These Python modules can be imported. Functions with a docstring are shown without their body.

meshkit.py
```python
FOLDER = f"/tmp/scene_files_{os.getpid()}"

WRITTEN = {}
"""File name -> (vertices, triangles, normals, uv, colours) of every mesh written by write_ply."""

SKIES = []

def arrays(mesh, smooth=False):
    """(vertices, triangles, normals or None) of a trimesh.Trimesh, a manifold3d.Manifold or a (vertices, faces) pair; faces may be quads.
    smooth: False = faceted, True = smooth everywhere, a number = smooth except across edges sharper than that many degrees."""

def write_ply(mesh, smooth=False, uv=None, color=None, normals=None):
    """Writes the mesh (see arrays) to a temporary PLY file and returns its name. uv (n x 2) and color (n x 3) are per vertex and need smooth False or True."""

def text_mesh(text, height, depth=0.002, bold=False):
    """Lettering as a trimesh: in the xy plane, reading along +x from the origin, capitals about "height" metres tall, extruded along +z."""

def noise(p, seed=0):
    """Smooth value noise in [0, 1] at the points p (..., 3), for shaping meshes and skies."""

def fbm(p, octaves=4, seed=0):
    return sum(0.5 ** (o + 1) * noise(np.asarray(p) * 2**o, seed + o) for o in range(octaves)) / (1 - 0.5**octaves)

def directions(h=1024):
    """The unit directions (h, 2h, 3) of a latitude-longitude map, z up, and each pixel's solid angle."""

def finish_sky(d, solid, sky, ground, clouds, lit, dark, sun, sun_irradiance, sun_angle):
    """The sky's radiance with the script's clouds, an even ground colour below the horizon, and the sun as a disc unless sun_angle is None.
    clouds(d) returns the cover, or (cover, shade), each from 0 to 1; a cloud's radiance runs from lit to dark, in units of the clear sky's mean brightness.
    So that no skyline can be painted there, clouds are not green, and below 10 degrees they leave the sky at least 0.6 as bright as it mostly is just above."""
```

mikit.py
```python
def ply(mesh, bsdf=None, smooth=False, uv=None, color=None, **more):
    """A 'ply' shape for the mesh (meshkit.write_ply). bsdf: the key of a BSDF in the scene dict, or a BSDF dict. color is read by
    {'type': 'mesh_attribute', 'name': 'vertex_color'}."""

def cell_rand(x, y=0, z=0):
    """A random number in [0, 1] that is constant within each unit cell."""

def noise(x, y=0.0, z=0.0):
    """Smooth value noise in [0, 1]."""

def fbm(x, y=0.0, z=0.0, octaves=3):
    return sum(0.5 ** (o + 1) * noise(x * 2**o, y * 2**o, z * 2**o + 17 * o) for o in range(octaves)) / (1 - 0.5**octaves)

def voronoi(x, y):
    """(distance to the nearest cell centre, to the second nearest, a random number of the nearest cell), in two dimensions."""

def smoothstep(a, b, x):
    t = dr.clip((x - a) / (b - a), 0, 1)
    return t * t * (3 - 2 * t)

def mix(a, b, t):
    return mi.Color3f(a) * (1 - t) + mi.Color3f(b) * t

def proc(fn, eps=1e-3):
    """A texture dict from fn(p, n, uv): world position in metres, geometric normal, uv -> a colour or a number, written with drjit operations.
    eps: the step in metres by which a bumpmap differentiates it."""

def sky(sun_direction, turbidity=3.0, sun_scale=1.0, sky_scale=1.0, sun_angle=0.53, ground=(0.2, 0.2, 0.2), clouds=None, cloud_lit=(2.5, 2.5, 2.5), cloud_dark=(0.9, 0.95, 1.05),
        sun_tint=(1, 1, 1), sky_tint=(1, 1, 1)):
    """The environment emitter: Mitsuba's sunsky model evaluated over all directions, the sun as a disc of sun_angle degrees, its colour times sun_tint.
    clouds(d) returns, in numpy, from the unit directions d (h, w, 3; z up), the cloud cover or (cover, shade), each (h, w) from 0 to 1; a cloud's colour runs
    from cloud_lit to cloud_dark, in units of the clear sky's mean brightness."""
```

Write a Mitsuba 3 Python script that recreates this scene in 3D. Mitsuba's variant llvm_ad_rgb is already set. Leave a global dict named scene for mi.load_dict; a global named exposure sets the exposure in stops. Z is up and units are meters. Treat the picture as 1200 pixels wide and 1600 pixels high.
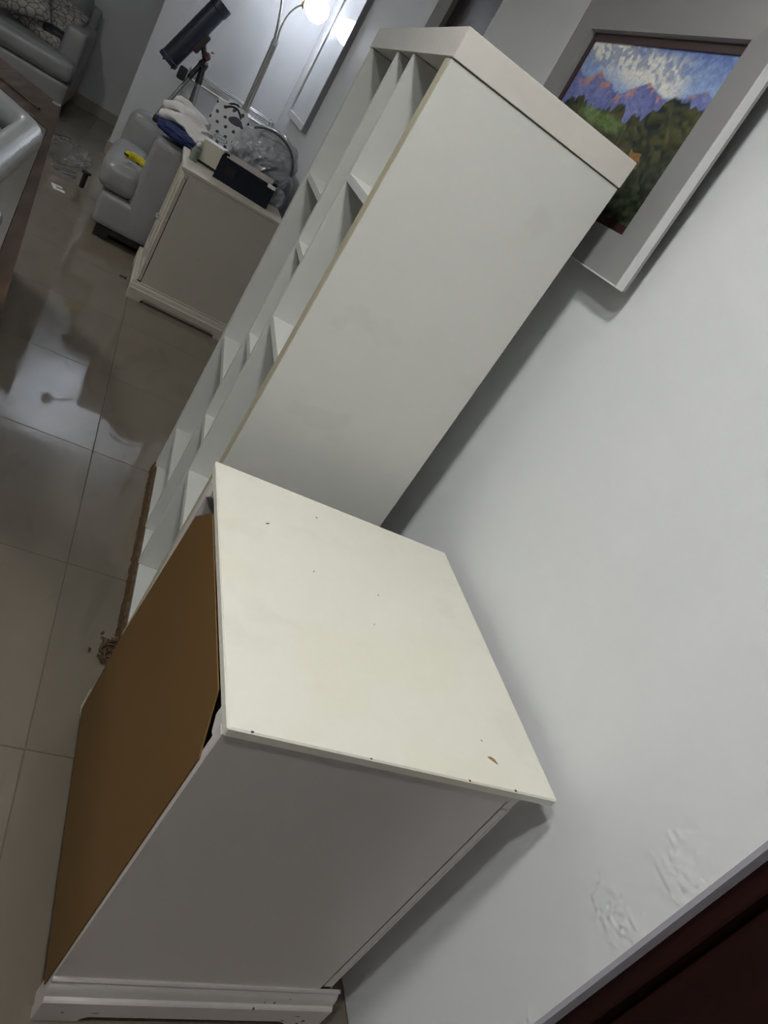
import math, random
import numpy as np, trimesh, drjit as dr, mitsuba as mi
import mikit, meshkit
from mikit import noise, fbm, voronoi, smoothstep, mix
from shapely.geometry import Polygon, box as sbox
from shapely import affinity

T = mi.ScalarTransform4f
scene, labels = {'type': 'scene'}, {}
rng = np.random.default_rng(7)
random.seed(7)

# ------------------------------------------------------------------ camera, lights, exposure
exposure = 0.0
EYE = np.array([-0.8971, 0.0, 1.3025])
FWD = np.array([0.4544, 0.7995, -0.3929])
UP = np.array([-0.3402, 0.5634, 0.7530])
scene['camera'] = {'type': 'perspective', 'fov_axis': 'x', 'fov': 2 * math.degrees(math.atan(600 / 1133.5)), 'near_clip': 0.02, 'far_clip': 60.0,
                   'to_world': T().look_at(origin=EYE.tolist(), target=(EYE + FWD).tolist(), up=UP.tolist())}
CEIL = 2.4
LAMPS = [  # ceiling lamps: position, radius, radiance
    ((-1.52, 0.20), 0.075, (250, 254, 253)),
    ((-1.05, 0.66), 0.085, (235, 234, 227)),
    ((-2.35, 3.85), 0.10, (185, 181, 172)),
]
GLOBE = (22, 23.4, 26)          # the heads of the floor lamp

# ------------------------------------------------------------------ helpers
def put(key, mesh, bsdf, smooth=False, **kw):
    k, i = key, 0
    while k in scene:
        i += 1
        k = f'{key}_{i:03d}'
    scene[k] = mikit.ply(mesh, bsdf, smooth=smooth, **kw)
    return k

def tag(key, label, category=None, group=None, kind=None):
    d = {'label': label}
    if category: d['category'] = category
    if group: d['group'] = group
    if kind: d['kind'] = kind
    labels[key] = d

def struct(key, mesh, bsdf, label, smooth=False):
    k = put(key, mesh, bsdf, smooth)
    labels[k] = {'label': label, 'kind': 'structure'}
    return k

def bx(x0, x1, y0, y1, z0, z1, c=0.0012):
    """A box with chamfered edges."""
    lo, hi = np.array([x0, y0, z0], float), np.array([x1, y1, z1], float)
    c = min(c, *(0.45 * (hi - lo)))
    if c <= 0:
        return trimesh.creation.box(bounds=[lo, hi])
    pts = []
    for s in np.ndindex(2, 2, 2):
        p = np.where(np.array(s) == 1, hi, lo)
        d = np.where(np.array(s) == 1, -1, 1) * c
        for k in range(3):
            q = p + d
            q[k] = p[k]
            pts.append(q)
    return trimesh.convex.convex_hull(np.array(pts))

def cat(*ms):
    return trimesh.util.concatenate(list(ms))

def moved(m, M):
    m = m.copy()
    m.apply_transform(M)
    return m

def place(x, y, z, a=0.0):
    M = np.eye(4)
    M[:2, :2] = [[math.cos(a), -math.sin(a)], [math.sin(a), math.cos(a)]]
    M[:3, 3] = [x, y, z]
    return M

def extrude(poly, axis, a, b):
    """Extrude a polygon along an axis: 'x' takes (y, z), 'y' takes (x, z), 'z' takes (x, y)."""
    m = trimesh.creation.extrude_polygon(poly, b - a, engine='earcut')
    v = m.vertices.copy()
    o = np.empty_like(v)
    if axis == 'x':
        o[:, 0], o[:, 1], o[:, 2] = v[:, 2] + a, v[:, 0], v[:, 1]
    elif axis == 'y':
        o[:, 0], o[:, 1], o[:, 2] = v[:, 0], v[:, 2] + a, v[:, 1]
    else:
        o = v + [0, 0, a]
    m = trimesh.Trimesh(o, m.faces, process=False)
    if m.volume < 0:
        m.invert()
    return m

def spline(pts, n=8):
    pts = np.array(pts, float)
    P = np.vstack([2 * pts[0] - pts[1], pts, 2 * pts[-1] - pts[-2]])
    out = []
    for i in range(1, len(P) - 2):
        for t in np.linspace(0, 1, n, endpoint=False):
            a, b, c, d = P[i - 1:i + 3]
            out.append(0.5 * (2 * b + (c - a) * t + (2 * a - 5 * b + 4 * c - d) * t * t + (3 * b - a - 3 * c + d) * t ** 3))
    return np.array(out + [pts[-1]])

def fillet(pts, r, n=6):
    """A polyline with rounded corners."""
    pts = [np.array(p, float) for p in pts]
    out = [pts[0]]
    for a, b, c in zip(pts, pts[1:], pts[2:]):
        u, w = (a - b) / np.linalg.norm(a - b), (c - b) / np.linalg.norm(c - b)
        p, q = b + u * r, b + w * r
        for t in np.linspace(0, 1, n):
            out.append((1 - t) ** 2 * p + 2 * t * (1 - t) * b + t * t * q)
    return np.array(out + [pts[-1]])

def tube(path, r, n=12):
    path = np.array(path, float)
    rad = np.broadcast_to(np.asarray(r, float), len(path))
    tan = np.gradient(path, axis=0)
    tan /= np.linalg.norm(tan, axis=1, keepdims=True)
    ref = np.array([0, 0, 1.0]) if abs(tan[0, 2]) < 0.9 else np.array([1.0, 0, 0])
    u = np.cross(tan[0], ref); u /= np.linalg.norm(u)
    V, F = [], []
    ang = np.linspace(0, 2 * np.pi, n, endpoint=False)
    for i, p in enumerate(path):
        u = u - tan[i] * (u @ tan[i]); u /= np.linalg.norm(u)
        w = np.cross(tan[i], u)
        V += [p + rad[i] * (math.cos(t) * u + math.sin(t) * w) for t in ang]
    for i in range(len(path) - 1):
        for j in range(n):
            a, b = i * n + j, i * n + (j + 1) % n
            F += [[a, b, b + n], [a, b + n, a + n]]
    c0, c1 = len(V), len(V) + 1
    V += [path[0], path[-1]]
    e = (len(path) - 1) * n
    for j in range(n):
        F += [[c0, (j + 1) % n, j], [c1, e + j, e + (j + 1) % n]]
    m = trimesh.Trimesh(np.array(V), np.array(F), process=False)
    if m.volume < 0:
        m.invert()
    return m

def rod(a, b, r, n=12):
    return tube([a, b], r, n)

def lathe(profile, n=32):
    """profile: (radius, height) pairs from bottom to top."""
    m = trimesh.creation.revolve(np.array(profile, float), sections=n)
    if m.volume < 0:
        m.invert()
    return m

def along(a, b):
    """The matrix that lays the z axis from a to b."""
    a, b = np.array(a, float), np.array(b, float)
    w = (b - a) / np.linalg.norm(b - a)
    u = np.cross([0, 0, 1.0], w) if abs(w[2]) < 0.95 else np.cross([1.0, 0, 0], w)
    u /= np.linalg.norm(u)
    M = np.eye(4)
    M[:3, 0], M[:3, 1], M[:3, 2], M[:3, 3] = u, np.cross(w, u), w, a
    return M

def soft(hx, hy, hz, r, puff=(0, 0, 0), n=14, wrinkle=0.0, seed=0, freq=9.0):
    """A padded box centred at the origin: rounded corners, faces bulging by puff."""
    g = np.linspace(-1, 1, n + 1)
    V, F = [], []
    for ax in range(3):
        for s in (-1, 1):
            base = len(V)
            for a in g:
                for b in g:
                    p = np.zeros(3); p[ax] = s; p[(ax + 1) % 3] = a; p[(ax + 2) % 3] = b
                    V.append(p)
            for i in range(n):
                for j in range(n):
                    q = [base + i * (n + 1) + j, base + (i + 1) * (n + 1) + j, base + (i + 1) * (n + 1) + j + 1, base + i * (n + 1) + j + 1]
                    if s < 0: q = q[::-1]
                    F += [[q[0], q[1], q[2]], [q[0], q[2], q[3]]]
    V = np.array(V)
    h = np.array([hx, hy, hz])
    q = np.sign(V) * (1 - (1 - np.abs(V)) ** 1.5)           # more rows near the edges
    p = q * h
    core = np.clip(p, -(h - r), h - r)
    d = p - core
    L = np.linalg.norm(d, axis=1, keepdims=True)
    out = core + np.where(L > 0, d / np.maximum(L, 1e-9), 0) * r
    for ax in range(3):
        b, c = (ax + 1) % 3, (ax + 2) % 3
        w = (1 - q[:, b] ** 2) * (1 - q[:, c] ** 2)
        out[:, ax] += np.sign(q[:, ax]) * (np.abs(q[:, ax]) > 0.98) * w * puff[ax]
    m = trimesh.Trimesh(out, np.array(F), process=False)
    m.merge_vertices(digits_vertex=7)
    if wrinkle:
        nrm = m.vertex_normals
        w = meshkit.fbm(m.vertices * freq + seed * 3.7, 3, seed) - 0.5
        m.vertices = m.vertices + nrm * w[:, None] * wrinkle
    return m

def pillow(w, h, t, n=26, seed=0):
    g = np.linspace(-1, 1, n)
    x, y = np.meshgrid(g, g, indexing='ij')
    th = t * ((1 - x ** 4) * (1 - y ** 4)) ** 0.6
    pin = 1 - 0.06 * (1 - y ** 2) * np.abs(x) ** 6
    pin2 = 1 - 0.06 * (1 - x ** 2) * np.abs(y) ** 6
    wob = (meshkit.fbm(np.stack([x * 2, y * 2, 0 * x + seed], -1), 3, seed) - 0.5) * t * 0.5
    X, Y = x * w * pin, y * h * pin2
    up = np.stack([X, Y, th + wob * (1 - x ** 4) * (1 - y ** 4)], -1).reshape(-1, 3)
    dn = np.stack([X, Y, -th + wob * (1 - x ** 4) * (1 - y ** 4)], -1).reshape(-1, 3)
    F = []
    for i in range(n - 1):
        for j in range(n - 1):
            a = i * n + j
            F += [[a, a + n, a + n + 1], [a, a + n + 1, a + 1]]
    F = np.array(F)
    m = trimesh.Trimesh(np.vstack([up, dn]), np.vstack([F, F[:, ::-1] + n * n]), process=False)
    m.merge_vertices(digits_vertex=6)
    return m

def euler(rx, ry, rz, x, y, z):
    M = trimesh.transformations.euler_matrix(math.radians(rx), math.radians(ry), math.radians(rz), 'sxyz')
    M[:3, 3] = [x, y, z]
    return M

def blob(sx, sy, sz, amp=0.2, freq=3.0, seed=0, sub=4, flat=None, ridge=0.0):
    m = trimesh.creation.icosphere(subdivisions=sub)
    v = m.vertices
    f = meshkit.fbm(v * freq + seed * 11.3, 4, seed) - 0.5
    if ridge:
        f = f + ridge * (0.5 - np.abs(meshkit.fbm(v * freq * 1.6 + seed * 5.1, 3, seed + 5) - 0.5) * 3)
    v = v * (1 + amp * f)[:, None] * [sx, sy, sz]
    if flat is not None:
        v[:, 2] = np.maximum(v[:, 2], flat)
    return trimesh.Trimesh(v, m.faces, process=False)

# ------------------------------------------------------------------ materials
def bsdf(key, color, rough=0.5, two=True, bump=None, bump_scale=0.0, eps=1e-3, **kw):
    base = color if isinstance(color, dict) else {'type': 'rgb', 'value': list(color)}
    d = {'type': 'principled', 'base_color': base, 'roughness': rough, **kw}
    if bump is not None:
        d = {'type': 'bumpmap', 'nested_texture': mikit.proc(bump, eps), 'scale': bump_scale, 'nested_bsdf': d}
    scene[key] = {'type': 'twosided', 'nested': d} if two else d
    return key

def f_wall(p, n, uv):
    return mix((0.70, 0.715, 0.73), (0.735, 0.745, 0.755), fbm(p.x * 2.2, p.y * 2.2, p.z * 2.2, 3))
def f_wall_bump(p, n, uv):
    a = fbm(p.x * 60, p.y * 60, p.z * 60, 3)
    rough_patch = smoothstep(0.55, 0.75, fbm(p.y * 9 + 3, p.z * 9, 1.0, 3)) * smoothstep(0.62, 0.38, p.y)
    return a * 0.25 + rough_patch * noise(p.y * 160, p.z * 160, 2.0) * 1.4
bsdf('m_wall', mikit.proc(f_wall), 0.55, bump=f_wall_bump, bump_scale=0.0012, specular=0.25)
bsdf('m_wall_plain', (0.70, 0.715, 0.73), 0.6, specular=0.2)
bsdf('m_ceiling', (0.80, 0.80, 0.79), 0.8, specular=0.1)
bsdf('m_reveal', (0.50, 0.48, 0.53), 0.6)

def f_tile(p, n, uv):
    a = fbm(p.x * 3.1, p.y * 3.1, 0.3, 4)
    b = fbm(p.x * 22, p.y * 9, 4.0, 3)
    r = mikit.cell_rand(dr.floor((p.x + 0.668) / 0.6), dr.floor((p.y - 1.039) / 0.6), 3)
    c = mix((0.150, 0.128, 0.098), (0.205, 0.178, 0.142), a * 0.7 + b * 0.3)
    smear = smoothstep(0.60, 0.72, fbm(p.x * 14 + 5 * a, p.y * 4, 9.0, 3))
    return c * (0.96 + 0.08 * r) * (1 - 0.10 * smear)
def f_tile_rough(p, n, uv):
    return 0.045 + 0.05 * smoothstep(0.45, 0.7, fbm(p.x * 5, p.y * 5, 7.0, 3))
bsdf('m_tile', mikit.proc(f_tile), mikit.proc(f_tile_rough), specular=0.45)
bsdf('m_grout', (0.125, 0.108, 0.085), 0.7)
bsdf('m_skirting', (0.40, 0.365, 0.315), 0.2, specular=0.5)

def scuffed(c0, c1, scale):
    def f(p, n, uv):
        a = fbm(p.x * scale, p.y * scale, p.z * scale, 3)
        s = smoothstep(0.63, 0.72, fbm(p.x * 9 + 2, p.y * 9, p.z * 9, 4))
        return mix(c0, c1, a) * (1 - 0.05 * s)
    return mikit.proc(f)
bsdf('m_shelf', scuffed((0.515, 0.517, 0.485), (0.555, 0.556, 0.525), 3.0), 0.34, specular=0.4)
def f_slab(p, n, uv):
    g = fbm(p.y * 120, p.z * 3, p.x * 12, 3)
    return mix((0.52, 0.490, 0.450), (0.59, 0.56, 0.515), g)
bsdf('m_slab', mikit.proc(f_slab), 0.38, specular=0.4)
def f_band(p, n, uv):
    return mix((0.37, 0.335, 0.235), (0.48, 0.445, 0.335), fbm(p.z * 7, p.y * 40, p.x * 40, 3))
bsdf('m_band', mikit.proc(f_band), 0.45, specular=0.4)
bsdf('m_shelf_in', (0.56, 0.57, 0.54), 0.4, specular=0.4)
def f_chip(p, n, uv):
    a = noise(p.x * 420, p.y * 420, p.z * 420)
    return mix((0.045, 0.028, 0.016), (0.17, 0.110, 0.062), a * fbm(p.x * 90, p.y * 90, p.z * 90, 2) * 1.6)
bsdf('m_chipboard', mikit.proc(f_chip), 0.9, specular=0.1)

MARKS = [(-0.481, 1.046, 0.006, 0.0018, 0.7), (-0.369, 1.130, 0.0028, 0.0022, 0.0), (-0.402, 0.951, 0.0018, 0.0018, 0.0), (-0.271, 0.947, 0.0018, 0.0018, 0.0),
         (-0.543, 0.5782, 0.0026, 0.0016, 0.0), (-0.372, 0.5778, 0.0018, 0.0012, 0.0), (-0.205, 0.5780, 0.0024, 0.0016, 0.0), (-0.118, 0.5782, 0.0028, 0.0018, 0.0), (-0.15, 0.66, 0.0016, 0.0016, 0.0), (-0.30, 0.86, 0.0014, 0.0014, 0.0)]
def f_top(p, n, uv):
    a = fbm(p.x * 3.5, p.y * 3.5, p.z * 3.5, 3)
    c = mix((0.665, 0.65, 0.565), (0.70, 0.69, 0.61), a)
    dirt = smoothstep(0.60, 0.76, fbm(p.x * 11 + 1.7, p.y * 15, 2.0, 5))
    c = c * (1 - 0.035 * dirt)
    rub = smoothstep(0.58, 0.72, fbm(p.x * 5.2 + 8, p.y * 5.2 + 3, 1.0, 3))
    c = c * mix((1, 1, 1), (0.995, 0.985, 0.945), rub)
    for x, y, l, w, ang in MARKS:
        ca, sa = math.cos(ang), math.sin(ang)
        u, v = ((p.x - x) * ca + (p.y - y) * sa) / l, (-(p.x - x) * sa + (p.y - y) * ca) / w
        c = mix(c, (0.10, 0.085, 0.07), smoothstep(1.0, 0.6, u * u + v * v))
    # the paint chip near the wall side: bare brown board under flaked paint
    u = ((p.x + 0.141) * 0.85 - (p.y - 0.627) * 0.53) / 0.0095
    v = ((p.x + 0.141) * 0.53 + (p.y - 0.627) * 0.85) / 0.0042 + 0.7 * u * u
    return mix(c, (0.30, 0.17, 0.07), smoothstep(1.0, 0.7, u * u + v * v + 0.5 * (noise(p.x * 500, p.y * 500, 0.5) - 0.5)))
bsdf('m_cabinet_top', mikit.proc(f_top), 0.36, specular=0.4)
def f_paint(p, n, uv):
    a = fbm(p.x * 2.5, p.y * 2.5, p.z * 2.5, 3)
    c = mix((0.51, 0.475, 0.455), (0.56, 0.525, 0.50), a)
    return c
bsdf('m_cabinet', mikit.proc(f_paint), 0.32, specular=0.45)
def f_trim(p, n, uv):
    c = f_paint(p, n, uv)
    nick = smoothstep(0.80, 0.85, noise(p.x * 110 + 9, p.y * 130, p.z * 110)) * smoothstep(0.5, 0.6, noise(p.x * 16, p.y * 16, p.z * 16 + 5))
    return mix(c, (0.12, 0.09, 0.065), nick)
bsdf('m_trim', mikit.proc(f_trim), 0.28, specular=0.5)
bsdf('m_cornice', (0.60, 0.575, 0.55), 0.3, specular=0.45)
def f_board(p, n, uv):
    a = noise(p.x * 900, p.y * 900, p.z * 900)
    b = fbm(p.x * 4, p.y * 4, p.z * 4, 3)
    speck = smoothstep(0.93, 0.96, noise(p.y * 60 + 3, p.z * 60, 1.5))
    c = mix((0.105, 0.055, 0.016), (0.145, 0.080, 0.026), b * 0.6 + a * 0.4)
    return mix(c, (0.06, 0.04, 0.02), speck * 0.7)
bsdf('m_hardboard', mikit.proc(f_board), 0.6, specular=0.3)
bsdf('m_far_cabinet', scuffed((0.50, 0.47, 0.40), (0.55, 0.52, 0.445), 2.0), 0.35, specular=0.4)

def f_wood(p, n, uv):
    g = fbm(p.x * 6 + p.y * 5, p.y * 5 - p.x * 40 - p.z * 30, p.z * 8, 4)
    return mix((0.008, 0.0042, 0.002), (0.066, 0.037, 0.016), g)
bsdf('m_table_wood', mikit.proc(f_wood), 0.25, specular=0.18)
def f_door(p, n, uv):
    g = fbm(p.x * 30, p.y * 30, p.z * 2.5, 3)
    return mix((0.010, 0.0022, 0.002), (0.022, 0.0048, 0.0042), g)
bsdf('m_door', mikit.proc(f_door), 0.42, specular=0.25)
bsdf('m_dark_door', (0.030, 0.022, 0.024), 0.3, specular=0.5)

def f_leather_bump(p, n, uv):
    return fbm(p.x * 160, p.y * 160, p.z * 160, 3) + 2.5 * fbm(p.x * 9, p.y * 9, p.z * 9, 3)
def f_leather(p, n, uv):
    return mix((0.25, 0.253, 0.262), (0.32, 0.323, 0.332), fbm(p.x * 6, p.y * 6, p.z * 6, 3))
bsdf('m_leather', mikit.proc(f_leather), 0.36, bump=f_leather_bump, bump_scale=0.0016, specular=0.6, metallic=0.15)
bsdf('m_sofa_base', (0.012, 0.011, 0.010), 0.6)
bsdf('m_navy', (0.010, 0.012, 0.022), 0.5)
def f_croc(p, n, uv):
    a, b, r = voronoi(uv.x * 9 + 0.6 * fbm(uv.x * 4, uv.y * 4, 1.0, 2), uv.y * 14)
    return mix((0.12, 0.115, 0.105), mix((0.30, 0.295, 0.27), (0.46, 0.45, 0.42), r), smoothstep(0.04, 0.22, b - a))
def f_croc_bump(p, n, uv):
    a, b, r = voronoi(uv.x * 9 + 0.6 * fbm(uv.x * 4, uv.y * 4, 1.0, 2), uv.y * 14)
    return smoothstep(0.02, 0.35, b - a)
bsdf('m_croc', mikit.proc(f_croc), 0.35, bump=f_croc_bump, bump_scale=0.003, specular=0.6)

def f_silver_bump(p, n, uv):
    return fbm(p.x * 380, p.y * 380, p.z * 380, 3)
bsdf('m_silver', (0.145, 0.148, 0.152), 0.24, metallic=0.5, bump=f_silver_bump, bump_scale=0.0006, specular=0.6)
bsdf('m_chrome', (0.62, 0.62, 0.61), 0.22, metallic=0.9)
bsdf('m_lamp_metal', (0.46, 0.46, 0.43), 0.28, metallic=0.8)
bsdf('m_scope', (0.016, 0.020, 0.034), 0.34, specular=0.5)
bsdf('m_black', (0.010, 0.010, 0.012), 0.45)
bsdf('m_scope_mount', (0.030, 0.020, 0.020), 0.45)
bsdf('m_red', (0.16, 0.03, 0.03), 0.4)
bsdf('m_brass', (0.55, 0.36, 0.12), 0.35, metallic=0.8)
bsdf('m_leg_metal', (0.30, 0.31, 0.32), 0.35, metallic=0.7)
bsdf('m_white_cloth', scuffed((0.66, 0.65, 0.63), (0.80, 0.79, 0.77), 20.0), 0.8, sheen=0.4)
bsdf('m_blue_cloth', scuffed((0.010, 0.020, 0.085), (0.018, 0.032, 0.12), 20.0), 0.85)
bsdf('m_red_cloth', scuffed((0.19, 0.05, 0.06), (0.26, 0.08, 0.09), 30.0), 0.85)
def f_yellow(p, n, uv):
    m = smoothstep(0.60, 0.66, noise(p.x * 34 + 2, p.y * 34, p.z * 34 + 5))
    return mix((0.55, 0.47, 0.02), (0.035, 0.03, 0.01), m)
bsdf('m_yellow', mikit.proc(f_yellow), 0.55)
def f_dots(p, n, uv):
    u, v = uv.x * 4.0, uv.y * 10.0
    row = dr.floor(v)
    uu = u + 0.5 * (row - 2 * dr.floor(row / 2))
    du, dv = uu - dr.floor(uu) - 0.5, v - row - 0.5
    dot = smoothstep(0.22, 0.17, dr.sqrt(du * du + dv * dv))
    c = mix((0.62, 0.63, 0.66), (0.012, 0.014, 0.02), dot)
    # an oval tag with a scribbled line of script in the middle, an oval hand hole above it
    ex, ey = (uv.x - 0.55) / 0.20, (uv.y - 0.60) / 0.038
    e = dr.sqrt(ex * ex + ey * ey)
    c = mix(c, (0.62, 0.63, 0.66), smoothstep(1.15, 1.05, e))
    c = mix(c, (0.16, 0.16, 0.19), smoothstep(0.10, 0.05, dr.abs(e - 0.95)))
    s = dr.abs(ey - 0.22 * dr.sin(ex * 17)) + smoothstep(0.65, 0.75, dr.abs(ex))
    c = mix(c, (0.20, 0.20, 0.24), smoothstep(0.22, 0.10, s))
    hx, hy = (uv.x - 0.66) / 0.20, (uv.y - 0.86) / 0.045
    return mix(c, (0.02, 0.022, 0.03), smoothstep(1.05, 0.95, dr.sqrt(hx * hx + hy * hy)))
bsdf('m_dots', mikit.proc(f_dots), 0.4)
def f_plastic_bump(p, n, uv):
    w = fbm(p.z * 5, p.y * 5, p.x * 5, 2)
    return 1 - dr.abs(2 * fbm(p.x * 9 - p.z * 7 + 2 * w, p.y * 6, p.x * 4 + p.z * 5, 3) - 1)
bsdf('m_plastic', (0.36, 0.375, 0.40), 0.24, bump=f_plastic_bump, bump_scale=0.045, specular=0.7)
bsdf('m_plastic_band', (0.10, 0.11, 0.11), 0.3)
bsdf('m_cream_box', (0.58, 0.55, 0.46), 0.6)
bsdf('m_shoe_box', (0.007, 0.010, 0.020), 0.65, specular=0.2)
bsdf('m_box_print', (0.022, 0.016, 0.022), 0.6, specular=0.2)
bsdf('m_paper', (0.62, 0.58, 0.55), 0.8)
bsdf('m_white', (0.75, 0.75, 0.73), 0.5)
bsdf('m_frame_mat', (0.27, 0.27, 0.27), 0.24, specular=0.5)
bsdf('m_frame_edge', (0.62, 0.62, 0.63), 0.3, specular=0.5)
bsdf('m_frame_inner', (0.040, 0.014, 0.015), 0.4)
bsdf('m_frame_back', (0.05, 0.05, 0.05), 0.6)
bsdf('m_poster', (0.66, 0.70, 0.74), 0.5)
bsdf('m_grey_frame', (0.20, 0.20, 0.22), 0.4)
scene['m_glass'] = {'type': 'thindielectric'}
bsdf('m_clear_plastic', (0.75, 0.72, 0.70), 0.12, spec_trans=0.0, specular=0.5)
scene['m_clear_bag'] = {'type': 'thindielectric', 'int_ior': 1.6}
bsdf('m_hardware', (0.50, 0.50, 0.49), 0.35, metallic=0.7)
bsdf('m_placemat', (0.20, 0.15, 0.07), 0.7)
bsdf('m_table_glass', (0.105, 0.098, 0.088), 0.12, specular=0.3)
bsdf('m_shade', (0.8, 0.8, 0.8), 0.5)
scene['m_bottle'] = {'type': 'thindielectric'}
bsdf('m_green_liquid', (0.20, 0.26, 0.22), 0.15)

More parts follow.
